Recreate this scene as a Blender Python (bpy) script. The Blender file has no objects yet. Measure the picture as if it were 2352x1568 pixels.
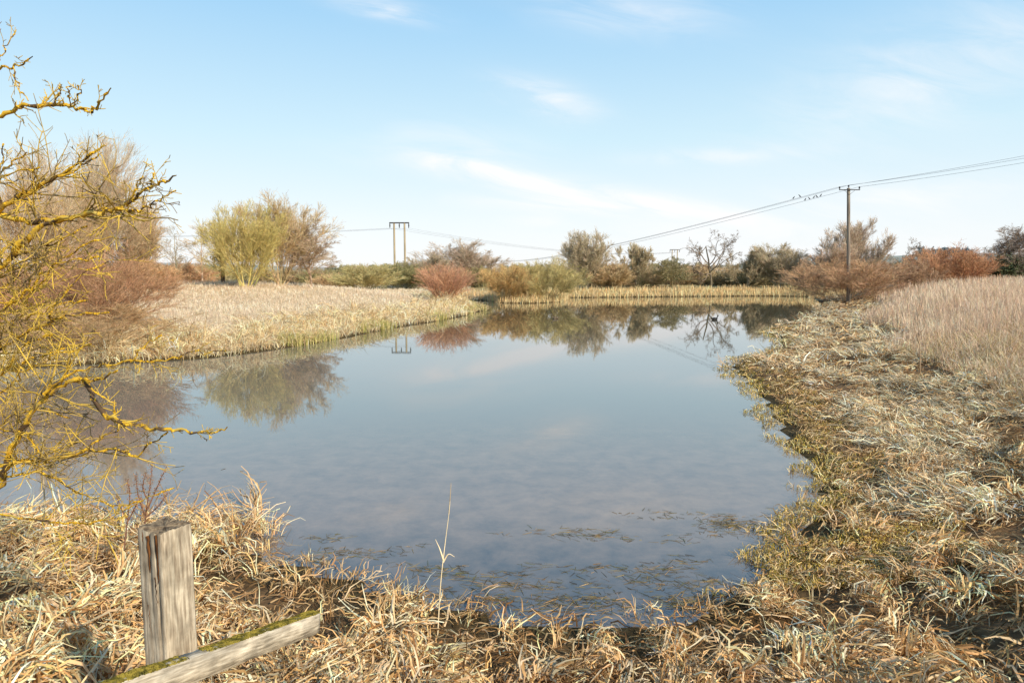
import bpy, math, numpy as np
rad=math.radians
C=bpy.context.scene.collection
F=1568.0; PIT=rad(6.0); CH=2.5
cp,sp=math.cos(PIT),math.sin(PIT)
def P(px,py,d):
    v=(784-py)/F; wy=cp+sp*v; wz=-sp+cp*v; t=d/wy
    return np.array([(px-1176)/F*t, d, CH+wz*t])
def G(px,py,z=0.0):
    v=(784-py)/F; wy=cp+sp*v; wz=-sp+cp*v; t=(z-CH)/wz
    return np.array([(px-1176)/F*t, wy*t, z])
def uw(px,py):
    v=(784-py)/F; wy=cp+sp*v; wz=-sp+cp*v
    return ((px-1176)/F/wy, wz/wy)

# ---------------------------------------------------------------- materials
def newmat(name):
    m=bpy.data.materials.new(name); m.use_nodes=True
    nt=m.node_tree; b=nt.nodes['Principled BSDF']
    return m,nt,b
def N(nt,t,**k):
    n=nt.nodes.new(t)
    for a,b in k.items(): setattr(n,a,b)
    return n
def attr_mat(name,rough=0.7,scale=25,amt=0.35,spec=0.25,bump=0.0,transl=0.0,sx=(1,1,1)):
    m,nt,b=newmat(name); L=nt.links
    a=N(nt,'ShaderNodeAttribute',attribute_name='Col')
    tc=N(nt,'ShaderNodeTexCoord'); mp=N(nt,'ShaderNodeMapping'); mp.inputs['Scale'].default_value=sx
    no=N(nt,'ShaderNodeTexNoise'); no.inputs['Scale'].default_value=scale; no.inputs['Detail'].default_value=4
    L.new(tc.outputs['Object'],mp.inputs[0]); L.new(mp.outputs[0],no.inputs['Vector'])
    mr=N(nt,'ShaderNodeMapRange'); mr.inputs['From Min'].default_value=.3; mr.inputs['From Max'].default_value=.7
    mr.inputs['To Min'].default_value=1-amt; mr.inputs['To Max'].default_value=1+amt
    L.new(no.outputs['Fac'],mr.inputs['Value'])
    mul=N(nt,'ShaderNodeVectorMath',operation='SCALE')
    L.new(a.outputs['Color'],mul.inputs[0]); L.new(mr.outputs[0],mul.inputs['Scale'])
    L.new(mul.outputs[0],b.inputs['Base Color'])
    b.inputs['Roughness'].default_value=rough; b.inputs['Specular IOR Level'].default_value=spec
    if bump>0:
        bp=N(nt,'ShaderNodeBump'); bp.inputs['Strength'].default_value=bump; bp.inputs['Distance'].default_value=.03
        L.new(no.outputs['Fac'],bp.inputs['Height']); L.new(bp.outputs[0],b.inputs['Normal'])
    if transl>0:
        tr=N(nt,'ShaderNodeBsdfTranslucent'); mx=N(nt,'ShaderNodeMixShader'); mx.inputs[0].default_value=transl
        L.new(mul.outputs[0],tr.inputs['Color']); L.new(b.outputs[0],mx.inputs[1]); L.new(tr.outputs[0],mx.inputs[2])
        L.new(mx.outputs[0],nt.nodes['Material Output'].inputs[0])
    return m
M_blade=attr_mat('dry_leaf',.7,18,.22,.08,0,.15)
M_twig=attr_mat('twig_bark',.9,6,.3,.05)
M_ground=attr_mat('ground_litter',.95,9,.45,.08,.8)
M_hill=attr_mat('hill_fields',.95,.02,.25,.1)
M_leaf=attr_mat('evergreen_leaf',.6,3,.3,.25)
def noise_mat(name,c1,c2,scale,rough=.8,lo=.4,hi=.6,stretch=(1,1,1),bump=.5,dist=.01,detail=6,c3=None):
    m,nt,b=newmat(name); L=nt.links
    tc=N(nt,'ShaderNodeTexCoord'); mp=N(nt,'ShaderNodeMapping'); mp.inputs['Scale'].default_value=stretch
    no=N(nt,'ShaderNodeTexNoise'); no.inputs['Scale'].default_value=scale; no.inputs['Detail'].default_value=detail
    L.new(tc.outputs['Object'],mp.inputs[0]); L.new(mp.outputs[0],no.inputs['Vector'])
    cr=N(nt,'ShaderNodeValToRGB'); e=cr.color_ramp.elements
    e[0].position=lo; e[0].color=(*c1,1); e[1].position=hi; e[1].color=(*c2,1)
    if c3: q=e.new(min(.98,hi+.12)); q.color=(*c3,1)
    L.new(no.outputs['Fac'],cr.inputs[0]); L.new(cr.outputs[0],b.inputs['Base Color'])
    bp=N(nt,'ShaderNodeBump'); bp.inputs['Strength'].default_value=bump; bp.inputs['Distance'].default_value=dist
    L.new(no.outputs['Fac'],bp.inputs['Height']); L.new(bp.outputs[0],b.inputs['Normal'])
    b.inputs['Roughness'].default_value=rough; b.inputs['Specular IOR Level'].default_value=.15
    return m
def wood_mat(name,along,c1,c2,c3):
    m,nt,b=newmat(name); L=nt.links
    tc=N(nt,'ShaderNodeTexCoord')
    def noise(s,st,det=6):
        mp=N(nt,'ShaderNodeMapping'); mp.inputs['Scale'].default_value=st; L.new(tc.outputs['Object'],mp.inputs[0])
        no=N(nt,'ShaderNodeTexNoise'); no.inputs['Scale'].default_value=s; no.inputs['Detail'].default_value=det; no.inputs['Distortion'].default_value=.25; L.new(mp.outputs[0],no.inputs['Vector']); return no.outputs['Fac']
    st=(1,1,.09) if along=='z' else (.09,1,1)
    g=noise(120,st); big=noise(16,(1,1,.8) if along=='z' else (.8,1,1),6); ck=noise(34,tuple(x if x==1 else .05 for x in st),2)
    cr=N(nt,'ShaderNodeValToRGB'); e=cr.color_ramp.elements; e[0].position=.30; e[0].color=(*c1,1); e[1].position=.50; e[1].color=(*c2,1); q=e.new(.68); q.color=(*c3,1)
    L.new(g,cr.inputs[0])
    r2=N(nt,'ShaderNodeMapRange'); r2.inputs['From Min'].default_value=.35; r2.inputs['From Max'].default_value=.65; r2.inputs['To Min'].default_value=.68; r2.inputs['To Max'].default_value=1.25; L.new(big,r2.inputs['Value'])
    r3=N(nt,'ShaderNodeMapRange'); r3.inputs['From Min'].default_value=.24; r3.inputs['From Max'].default_value=.32; r3.inputs['To Min'].default_value=.45; r3.inputs['To Max'].default_value=1; L.new(ck,r3.inputs['Value'])
    mm=N(nt,'ShaderNodeMath',operation='MULTIPLY'); L.new(r2.outputs[0],mm.inputs[0]); L.new(r3.outputs[0],mm.inputs[1])
    sc_=N(nt,'ShaderNodeVectorMath',operation='SCALE'); L.new(cr.outputs[0],sc_.inputs[0]); L.new(mm.outputs[0],sc_.inputs['Scale']); L.new(sc_.outputs[0],b.inputs['Base Color'])
    ad=N(nt,'ShaderNodeMath',operation='MULTIPLY'); L.new(g,ad.inputs[0]); L.new(r3.outputs[0],ad.inputs[1])
    bp=N(nt,'ShaderNodeBump'); bp.inputs['Strength'].default_value=.8; bp.inputs['Distance'].default_value=.003
    L.new(ad.outputs[0],bp.inputs['Height']); L.new(bp.outputs[0],b.inputs['Normal']); b.inputs['Roughness'].default_value=.9; b.inputs['Specular IOR Level'].default_value=.12
    return m
M_lbark=noise_mat('lichen_bark',(.12,.075,.04),(.78,.46,.03),12,.85,.43,.53,bump=.8,dist=.006,c3=(.60,.44,.12))
M_twigb=noise_mat('lichen_twig',(.24,.17,.08),(.72,.48,.07),9,.85,.40,.56,bump=.3,dist=.003)
M_lich=noise_mat('yellow_lichen',(.52,.30,.02),(.88,.55,.04),30,.9,bump=.3)
M_wood=wood_mat('weathered_wood','z',(.24,.18,.12),(.46,.37,.26),(.64,.54,.39))
M_woodr=wood_mat('weathered_rail_wood','x',(.26,.21,.145),(.52,.43,.31),(.70,.60,.45))
M_end=noise_mat('end_grain_wood',(.12,.085,.055),(.36,.27,.17),60,.95,.4,.7,(1,1,.2),1,.01)
M_rot=noise_mat('rotten_wood',(.03,.015,.008),(.30,.12,.035),8,.95,.4,.7,(6,6,1),1,.01)
M_moss=noise_mat('moss',(.10,.09,.02),(.36,.28,.05),40,.95,bump=1,dist=.01)
M_pole=noise_mat('pole_wood',(.20,.155,.12),(.34,.28,.21),2,.9,stretch=(6,6,.4),bump=.2)
M_poleb=noise_mat('pale_pole_wood',(.36,.28,.17),(.50,.40,.26),2,.9,stretch=(6,6,.4),bump=.2)
M_dark=noise_mat('dark_metal',(.04,.04,.04),(.07,.065,.06),5,.6,bump=.1)
M_wire=noise_mat('wire_metal',(.09,.095,.10),(.13,.13,.14),5,.5,bump=0)
M_bird=noise_mat('dark_feathers',(.012,.012,.014),(.04,.036,.03),30,.6,bump=.1)
M_duck=noise_mat('brown_feathers',(.07,.05,.03),(.22,.16,.10),14,.7,bump=.1)
M_white=noise_mat('pale_bill',(.5,.48,.42),(.7,.68,.62),14,.7,bump=.1)
M_beak=noise_mat('beak_horn',(.35,.25,.05),(.5,.4,.1),14,.5,bump=.1)

def mkmesh(name,V,Q,mat,parent=None,col=None,smooth=False):
    V=np.asarray(V,dtype=np.float32).reshape(-1,3); Q=np.asarray(Q,dtype=np.int32)
    k=Q.shape[1]
    me=bpy.data.meshes.new(name)
    me.vertices.add(len(V)); me.vertices.foreach_set('co',V.ravel())
    me.loops.add(Q.size); me.loops.foreach_set('vertex_index',Q.ravel())
    me.polygons.add(len(Q)); me.polygons.foreach_set('loop_start',np.arange(0,Q.size,k,dtype=np.int32))
    if smooth: me.polygons.foreach_set('use_smooth',np.ones(len(Q),dtype=bool))
    me.update(calc_edges=True)
    if col is not None:
        a=me.attributes.new('Col','FLOAT_COLOR','POINT')
        c=np.ones((len(V),4),dtype=np.float32); c[:,:3]=np.clip(col,0,.92); a.data.foreach_set('color',c.ravel())
    me.materials.append(mat)
    o=bpy.data.objects.new(name,me); C.objects.link(o)
    if parent is not None: o.parent=parent
    return o
def tag(o,label=None,cat=None,group=None,kind=None):
    if label: o['label']=label
    if cat: o['category']=cat
    if group: o['group']=group
    if kind: o['kind']=kind
    return o
def empty(name,loc,label,cat,group=None):
    o=bpy.data.objects.new(name,None); C.objects.link(o); o.location=loc; o.empty_display_size=.1
    return tag(o,label,cat,group)
def nrm(a): return a/np.maximum(np.linalg.norm(a,axis=-1,keepdims=True),1e-9)
def chains(Pn,R,k):
    B,S,_=Pn.shape
    T=np.zeros_like(Pn); T[:,1:-1]=Pn[:,2:]-Pn[:,:-2]; T[:,0]=Pn[:,1]-Pn[:,0]; T[:,-1]=Pn[:,-1]-Pn[:,-2]
    T=nrm(T)
    d=nrm(Pn[:,-1]-Pn[:,0]); ref=np.where(np.abs(d[:,2:3])>.8,np.array([[1.,0,0]]),np.array([[0,0,1.]]))
    ref=np.repeat(ref[:,None,:],S,1)
    U=nrm(np.cross(T,ref)); W=np.cross(T,U)
    a=np.arange(k)*2*math.pi/k
    V=Pn[:,:,None,:]+R[:,:,None,None]*(np.cos(a)[None,None,:,None]*U[:,:,None,:]+np.sin(a)[None,None,:,None]*W[:,:,None,:])
    idx=np.arange(B*S*k).reshape(B,S,k); nx=np.roll(idx,-1,axis=2)
    Q=np.stack([idx[:,:-1],nx[:,:-1],nx[:,1:],idx[:,1:]],-1).reshape(-1,4)
    return V.reshape(-1,3),Q
def merge(parts):
    Vs=[];Qs=[];n=0
    for V,Q in parts: Vs.append(V);Qs.append(Q+n);n+=len(V)
    return np.concatenate(Vs),np.concatenate(Qs)

# ---------------------------------------------------------------- pond outline and terrain
shore_px=[(-900,1215),(-300,1210),(0,1205),(300,1215),(430,1215),(540,1262),(650,1290),(760,1310),(860,1345),(1000,1385),(1100,1410),(1250,1425),(1380,1440),(1500,1432),(1640,1395),(1740,1330),(1800,1260),(1850,1200),(1880,1140),(1860,1070),(1800,1010),(1770,940),(1720,885),(1680,845),(1700,825),(1790,800),(1800,780),(1755,765),(1800,745),(1870,725),(1885,705),(1880,692),(1860,681),(1740,680),(1600,681),(1500,682),(1400,683),(1305,684),(1288,694),(1220,697),(1150,696),(1120,690),(1070,690),(1068,698),(1112,713),(1060,728),(980,742),(900,754),(800,775),(700,792),(600,808),(480,822),(400,828),(250,835),(120,842),(0,848),(-300,860),(-900,880)]
POLY=np.array([G(x,y)[:2] for x,y in shore_px])
def sdist(X,Y):
    X=np.asarray(X,float).ravel();Y=np.asarray(Y,float).ravel()
    A=POLY;B=np.roll(POLY,-1,0); best=np.full(X.shape,1e18); ins=np.zeros(X.shape,bool)
    for (ax,ay),(bx,by) in zip(A,B):
        ex,ey=bx-ax,by-ay; wx,wy=X-ax,Y-ay
        t=np.clip((wx*ex+wy*ey)/(ex*ex+ey*ey+1e-12),0,1)
        best=np.minimum(best,(wx-ex*t)**2+(wy-ey*t)**2)
        c=((ay>Y)!=(by>Y))
        xi=ax+(Y-ay)*ex/(ey if abs(ey)>1e-9 else 1e-9)
        ins^=(c&(X<xi))
    d=np.sqrt(best); return np.where(ins,-d,d)
def ss(x): x=np.clip(x,0,1); return x*x*(3-2*x)
def nz(X,Y,s,seed=0):
    r=np.random.default_rng(seed); v=0
    for i in range(5):
        a=r.uniform(0,6.28); f=s*(1.3**i)*r.uniform(.8,1.2); v=v+np.sin((X*math.cos(a)+Y*math.sin(a))*f+r.uniform(0,6.28))
    return v/5
def wz_(X,Y):
    near=1-ss((Y-6.0)/4)
    right=(1-near)*ss((X-.02*Y-1)/1.5)*(1-ss((Y-58)/6))
    left=(1-near)*ss((-X+1-.0*Y)/2)*(1-ss((Y-58)/6))
    return near,right,left,np.clip(1-near-right-left,0,1)
def terrain(X,Y,sd=None):
    X=np.asarray(X,float);Y=np.asarray(Y,float); shp=X.shape
    if sd is None: sd=sdist(X,Y).reshape(shp)
    n,r,l,f=wz_(X,Y)
    hn=.02+.06*ss(sd/.8)+.80*ss((sd-.5)/4.0)
    hr=.02+.06*ss(sd/1.0)+.50*ss((sd-1.6)/3.2)+.38*ss((sd-4)/8)
    hl=.03+.30*ss(sd/1.6)+.35*ss((sd-1.5)/4)+.35*ss((sd-5)/14)+.75*np.exp(-((X+16)/9)**2-((Y-42)/9)**2)*ss((sd-2)/6)
    hf=.03+.45*ss(sd/2)+.5*ss((sd-3)/30)
    h=n*hn+r*hr+l*hl+f*hf
    h=h+np.clip((sd-.2)/1.5,0,1)*(.08*nz(X,Y,2.3,3)+.06*nz(X,Y,5,4))
    h=np.maximum(h,.015)
    return np.where(sd>0,h,-.05-.5*ss(-sd/1.5))
def geo(a,b,n): return list(np.geomspace(a,b,n))
xs=np.array(sorted(set([-v for v in geo(26.5,2500,30)]+list(np.arange(-26,26.01,.25))+geo(26.5,2500,30))))
ys=np.array(sorted(set([-v for v in geo(1,300,12)]+list(np.arange(-.5,72,.25))+geo(72.5,3000,40))))
XX,YY=np.meshgrid(xs,ys)
SD=sdist(XX,YY).reshape(XX.shape)
ZZ=terrain(XX,YY,SD)
V=np.stack([XX,YY,ZZ],-1).reshape(-1,3)
ny,nx=XX.shape; idx=np.arange(nx*ny).reshape(ny,nx)
Q=np.stack([idx[:-1,:-1],idx[:-1,1:],idx[1:,1:],idx[1:,:-1]],-1).reshape(-1,4)
n_,r_,l_,f_=wz_(XX,YY)
def mixc(w,cs): return sum(a[...,None]*np.array(c) for a,c in zip(w,cs))
gc=mixc((n_,r_,l_,f_),((.18,.105,.05),(.22,.135,.07),(.58,.42,.25),(.36,.28,.13)))
wet=(1-ss((SD-.1)/.8))[...,None]; gc=gc*(1-wet)+np.array((.075,.052,.022))*wet
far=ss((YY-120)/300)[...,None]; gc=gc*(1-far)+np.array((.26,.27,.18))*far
tag(mkmesh('ground',V,Q,M_ground,None,gc.reshape(-1,3),True),kind='structure')

# hills
hx=np.linspace(-1800,1800,121); hy=np.linspace(500,2300,50)
HX,HY=np.meshgrid(hx,hy)
def hill(X,Y): 
    return 20*np.exp(-((X-620)/330)**2-((Y-950)/260)**2)+42*np.exp(-((X-1150)/600)**2-((Y-1700)/400)**2)+20*np.exp(-((X+900)/500)**2-((Y-1500)/400)**2)-1
HZ=hill(HX,HY)+1.2*nz(HX,HY,.02,9)
idx=np.arange(HX.size).reshape(HX.shape)
Q=np.stack([idx[:-1,:-1],idx[:-1,1:],idx[1:,1:],idx[1:,:-1]],-1).reshape(-1,4)
hc=np.where((nz(HX,HY,.012,11)>0)[...,None],np.array((.30,.32,.26)),np.array((.36,.35,.30)))  # field colours paled, with the distance haze put into them
tag(mkmesh('hills',np.stack([HX,HY,HZ],-1).reshape(-1,3),Q,M_hill,None,hc.reshape(-1,3),True),kind='structure')

# water
m,nt,b=newmat('pond_water'); L=nt.links
geo_=N(nt,'ShaderNodeNewGeometry')
n1=N(nt,'ShaderNodeTexNoise'); n1.inputs['Scale'].default_value=3.0; n1.inputs['Detail'].default_value=9; n1.inputs['Roughness'].default_value=.68; n1.inputs['Distortion'].default_value=.2
L.new(geo_.outputs['Position'],n1.inputs['Vector'])
cr=N(nt,'ShaderNodeValToRGB'); e=cr.color_ramp.elements; e[0].position=.15; e[0].color=(.09,.085,.08,1); e[1].position=.75; e[1].color=(.33,.235,.165,1)
sx=N(nt,'ShaderNodeSeparateXYZ'); L.new(geo_.outputs['Position'],sx.inputs[0])
def rng_(f0,f1,t0,t1):
    mr=N(nt,'ShaderNodeMapRange',interpolation_type='SMOOTHSTEP'); mr.inputs['From Min'].default_value=f0; mr.inputs['From Max'].default_value=f1; mr.inputs['To Min'].default_value=t0; mr.inputs['To Max'].default_value=t1
    L.new(sx.outputs['Y'],mr.inputs['Value']); return mr.outputs[0]
def add_(a,b_):
    n=N(nt,'ShaderNodeMath',operation='ADD'); L.new(a,n.inputs[0]); L.new(b_,n.inputs[1]); return n.outputs[0]
f_=add_(n1.outputs['Fac'],rng_(4.9,7.0,-.28,.05))
L.new(f_,cr.inputs[0])
mxw=N(nt,'ShaderNodeMix',data_type='RGBA'); L.new(rng_(7.0,13,0,1),mxw.inputs['Factor']); L.new(cr.outputs[0],mxw.inputs[6]); mxw.inputs[7].default_value=(.165,.165,.14,1)
mxf=N(nt,'ShaderNodeMix',data_type='RGBA'); L.new(rng_(15,30,0,1),mxf.inputs['Factor']); L.new(mxw.outputs[2],mxf.inputs[6]); mxf.inputs[7].default_value=(.10,.09,.055,1)
L.new(mxf.outputs[2],b.inputs['Base Color'])
b.inputs['Roughness'].default_value=.012; b.inputs['IOR'].default_value=1.95
mp=N(nt,'ShaderNodeMapping'); mp.inputs['Scale'].default_value=(1.0,2.2,1); L.new(geo_.outputs['Position'],mp.inputs[0])
n2=N(nt,'ShaderNodeTexNoise'); n2.inputs['Scale'].default_value=2.6; n2.inputs['Detail'].default_value=2; L.new(mp.outputs[0],n2.inputs['Vector'])
bp=N(nt,'ShaderNodeBump'); bp.inputs['Strength'].default_value=.06; bp.inputs['Distance'].default_value=.005
L.new(n2.outputs['Fac'],bp.inputs['Height']); L.new(bp.outputs[0],b.inputs['Normal'])
tag(mkmesh('water',[(-45,3,0),(45,3,0),(45,75,0),(-45,75,0)],[[0,1,2,3]],m),kind='structure')

# ---------------------------------------------------------------- blades
def blade_geo(rng,pos,az,Ln,th0,th1,W,K=3,p=1.3,tipw=.25,clamp=True,kink=0.,KT=None,KA=None,lift=.05):
    n=len(pos); Pn=np.zeros((n,K+1,3)); Pn[:,0]=pos
    azk=az.copy()
    for k in range(K):
        s=(k+.5)/K; th=th0+(th1-th0)*s**p
        if KT is not None: th=th+KT[:,k]; azk=azk+KA[:,k]
        if kink>0: th=th+rng.normal(0,kink,n); azk=azk+rng.normal(0,kink,n)
        st=Ln/K
        Pn[:,k+1]=Pn[:,k]+np.stack([st*np.sin(th)*np.cos(azk),st*np.sin(th)*np.sin(azk),st*np.cos(th)],-1)
    if clamp:
        for k in range(1,K+1):
            g=terrain(Pn[:,k,0],Pn[:,k,1]); g=np.maximum(g,0)+.012+rng.uniform(0,lift,n)
            Pn[:,k,2]=np.maximum(Pn[:,k,2],g)
    tw=rng.normal(0,.7,n)
    pe=np.stack([-np.sin(az)*np.cos(tw),np.cos(az)*np.cos(tw),np.sin(tw)],-1)
    wk=np.linspace(1,tipw,K+1); wk[0]=.7
    off=pe[:,None,:]*(W[:,None]*wk[None,:]*.5)[...,None]
    V=np.stack([Pn-off,Pn+off],2)
    idx=np.arange(n*(K+1)*2).reshape(n,K+1,2)
    Q=np.stack([idx[:,:-1,0],idx[:,:-1,1],idx[:,1:,1],idx[:,1:,0]],-1).reshape(-1,4)
    return V.reshape(-1,3),Q
def pick(rng,n,cols,w,var=.18):
    c=np.array(cols)[rng.choice(len(cols),n,p=np.array(w)/sum(w))]
    return c*np.clip(rng.normal(1,var,(n,1)),.4,1.6)*(1+rng.normal(0,.03,(n,3))*np.array([1,.5,1]))
class Stuff:
    def __init__(s): s.V=[];s.Q=[];s.c=[];s.n=0
    def add(s,VQ,col,reps):
        V,Q=VQ; s.V.append(V); s.Q.append(Q+s.n); s.n+=len(V); s.c.append(np.repeat(col,reps,0))
    def build(s,name,label,cat,mat=M_blade,kind='stuff',parent=None):
        o=mkmesh(name,np.concatenate(s.V),np.concatenate(s.Q),mat,parent,np.concatenate(s.c))
        return tag(o,label,cat,None,kind)
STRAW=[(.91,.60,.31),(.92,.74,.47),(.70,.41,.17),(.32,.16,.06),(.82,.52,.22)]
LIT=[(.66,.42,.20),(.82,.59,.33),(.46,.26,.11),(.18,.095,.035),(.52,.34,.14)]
def samp(rng,n,y0,y1,u0,u1,cond):
    Y=np.exp(rng.uniform(math.log(y0),math.log(y1),n)); X=Y*rng.uniform(u0,u1,n)
    sd=sdist(X,Y); k=cond(X,Y,sd); return X[k],Y[k],sd[k]
def tussocks(st,rng,X,Y,per,Lr,Wr,cols,w,mound=(.05,.2),rad_=.16,th0m=35,th1m=125,K=5,base_az=None,kink=.12,scl=None,ws=1.0,nL=7,lift=.05,crk=.22):
    nC=len(X)
    scC=rng.uniform(.65,1.25,nC)
    if scl is not None: scC=scC*scl
    wind=rng.uniform(0,6.283,nC) if base_az is None else rng.normal(base_az,.8,nC)
    NL=nC*nL; cl=np.repeat(np.arange(nC),nL)
    la=rng.uniform(0,6.283,NL); lr=rad_*np.sqrt(rng.uniform(0,1,NL))*scC[cl]
    lx=X[cl]+lr*np.cos(la); ly=Y[cl]+lr*np.sin(la)
    vx=np.cos(la)+ws*np.cos(wind[cl]); vy=np.sin(la)+ws*np.sin(wind[cl]); laz=np.arctan2(vy,vx)+rng.normal(0,.4,NL)
    lt0=np.radians(rng.normal(th0m,20,NL)); lt1=np.radians(rng.normal(th1m,26,NL)); lL=rng.uniform(*Lr,NL)*scC[cl]
    lKT=rng.normal(0,crk,(NL,K)); lKA=rng.normal(0,crk*1.3,(NL,K))
    md0=(rng.uniform(*mound,nC)*np.minimum(scC,1.1))[cl]*(1-(lr/(rad_*1.5))**2).clip(0,1)
    toneL=np.clip(rng.normal(1,.17,nC),.55,1.3)[cl]*np.clip(rng.normal(1,.14,NL),.6,1.3)
    pb=max(2,per//nL); li=np.repeat(np.arange(NL),pb); n=len(li)
    sp_=.030*(Wr[1]/.02)
    cx=lx[li]+rng.normal(0,sp_,n); cy=ly[li]+rng.normal(0,sp_,n)
    z=np.maximum(terrain(cx,cy),-.02)+md0[li]*rng.uniform(.6,1.05,n)
    az=laz[li]+rng.normal(0,.22,n); th0=lt0[li]+rng.normal(0,.18,n); th1=lt1[li]+rng.normal(0,.22,n)
    Ln=lL[li]*rng.uniform(.45,1.15,n); W=rng.uniform(*Wr,n)*np.clip(scC[cl][li],.6,1)
    st.add(blade_geo(rng,np.stack([cx,cy,z],-1),az,Ln,th0,th1,W,K,1.1,.35,True,kink,lKT[li],lKA[li],lift),pick(rng,n,cols,w)*toneL[li][:,None],(K+1)*2)
def litter(st,rng,X,Y,Lr,Wr,cols,w,K=3,lift=.06,thm=82):
    n=len(X); z=np.maximum(terrain(X,Y),-.01)+rng.uniform(0,lift,n)
    az=3.1*nz(X,Y,1.1,91)+rng.normal(0,.9,n)
    th=np.radians(rng.normal(thm,9,n)); th1=np.radians(rng.normal(98,12,n))
    st.add(blade_geo(rng,np.stack([X,Y,z],-1),az,rng.uniform(*Lr,n),th,th1,rng.uniform(*Wr,n)*np.maximum(1,Y/9),K,1,.3,True,.3),pick(rng,n,cols,w),(K+1)*2)
def stand(st,rng,X,Y,Lr,W0,cols,w,th0=6,th1=30,K=3,hv=0,kink=.05,wf=.0008,hs=None):
    n=len(X); z=np.maximum(terrain(X,Y),-.02)
    az=rng.uniform(0,6.283,n)
    Ln=rng.uniform(*Lr,n)*(1+hv*nz(X,Y,1.2,21))
    if hs is not None: Ln=Ln*hs
    W=np.maximum(W0*rng.uniform(.6,1.3,n),Y*wf)
    st.add(blade_geo(rng,np.stack([X,Y,z],-1),az,Ln,np.abs(np.radians(rng.normal(th0,6,n))),np.radians(rng.normal(th1,18,n)),W,K,1.5,.25,False,kink),pick(rng,n,cols,w)*(1+.16*nz(X,Y,.9,5))[:,None],(K+1)*2)

# foreground reeds
rng=np.random.default_rng(1); st=Stuff()
X,Y,sd=samp(rng,22000,1.5,8,-1.05,1.05,lambda X,Y,s:(s>-.05)&((nz(X,Y,2.6,12)>-.45)|(s>2)))
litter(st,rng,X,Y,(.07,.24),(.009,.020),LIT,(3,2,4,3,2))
X,Y,sd=samp(rng,880,1.7,8,-1.0,1.0,lambda X,Y,s:(s>.25)&((nz(X,Y,2.3,7)>-.12)|((s>2.6)&(nz(X,Y,2.3,7)>-.42))))
tussocks(st,rng,X,Y,88,(.13,.34),(.010,.021),STRAW,(4,3,2.6,1.3,1),(.05,.26),.16,50,132,4,None,.22,np.clip(.5+sd*.4,.5,1.05),1.0,8,.05,.34)
X,Y,sd=samp(rng,480,3.5,8,-1.0,1.0,lambda X,Y,s:(s>-.15)&(s<1.5))
tussocks(st,rng,X,Y,14,(.10,.28),(.008,.015),STRAW,(4,2,4,3,1),(0,.03),.08,18,85,4,None,.25,None,.9,3)
X=rng.normal(-2.75,.25,18);Y=rng.normal(6.05,.25,18)
tussocks(st,rng,X,Y,45,(.3,.60),(.011,.020),STRAW,(4,3,2,1,1),(.05,.15),.12,18,105,5,None,.2,None,.9,5)
X=rng.normal(-4.3,.9,60);Y=rng.normal(5.7,.4,60)
tussocks(st,rng,X,Y,60,(.22,.45),(.011,.020),STRAW,(4,3,3,1,1),(.05,.15),.14,32,120,5,None,.2,None,.9,5)
st.build('dead_reeds','mat of bent straw-coloured dead reeds covering the near bank','reeds')

# right bank mat
rng=np.random.default_rng(2); st=Stuff()
def rcond(lo,hi): return lambda X,Y,s:(s>lo)&(s<hi)&(X>1.2)&(Y>6.2)
X,Y,sd=samp(rng,52000,6.2,64,.1,1.0,rcond(.2,6.5))
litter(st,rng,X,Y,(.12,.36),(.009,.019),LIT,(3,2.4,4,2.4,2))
X,Y,sd=samp(rng,7200,6.2,62,.1,1.0,lambda X,Y,s:(s>.9+.9*nz(X,Y,.9,31)*(Y<22)-.9*(Y>16))&(s<5.2+nz(X,Y,.5,8))&(X>1.2)&((nz(X,Y,1.7,17)>-.10)))
k=Y<16
BR_=[(.91,.65,.38),(.92,.79,.54),(.72,.46,.22),(.34,.19,.08)]
tussocks(st,rng,X[k],Y[k],56,(.14,.34),(.010,.021),BR_,(4,4.4,2.6,1.2),(.02,.18),.22,74,108,4,2.9,.2,None,1.6,7,.05,.3)
tussocks(st,rng,X[~k],Y[~k],22,(.25,.55),(.018,.034),BR_,(4,3.8,2.6,1.3),(.05,.24),.36,66,108,3,None,.2,None,1,5)
st.build('collapsed_reeds','band of flattened pale dead reeds along the right bank','reeds')

# olive marsh growth
rng=np.random.default_rng(3); st=Stuff()
OL=[(.62,.42,.09),(.40,.31,.05),(.78,.54,.22),(.26,.15,.04),(.86,.64,.32)]
X,Y,sd=samp(rng,82000,5.0,30,.16,.95,lambda X,Y,s:(s>-.25-.3*nz(X,Y,3,41))&(s<1.5+.8*nz(X,Y,1.3,42)-.5*(Y>13))&(X>1.3)&(nz(X,Y,3.1,43)>-.25))
n=len(X); z=np.maximum(terrain(X,Y),-.01)
az=rng.uniform(0,6.283,n)
st.add(blade_geo(rng,np.stack([X,Y,z],-1),az,rng.uniform(.04,.14,n)*np.maximum(1,Y/12)**.4,np.radians(rng.normal(50,20,n)),np.radians(rng.normal(94,22,n)),rng.uniform(.007,.014,n)*np.maximum(1,Y/9),3,1.2,.3,True,.25),pick(rng,n,OL,(4,1.8,3.5,2.2,3))*(1+.3*nz(X,Y,1.4,44))[:,None],8)
st.build('marsh_plants','low olive yellow marsh shoots fringing the water on the right','marsh plants')

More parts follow.
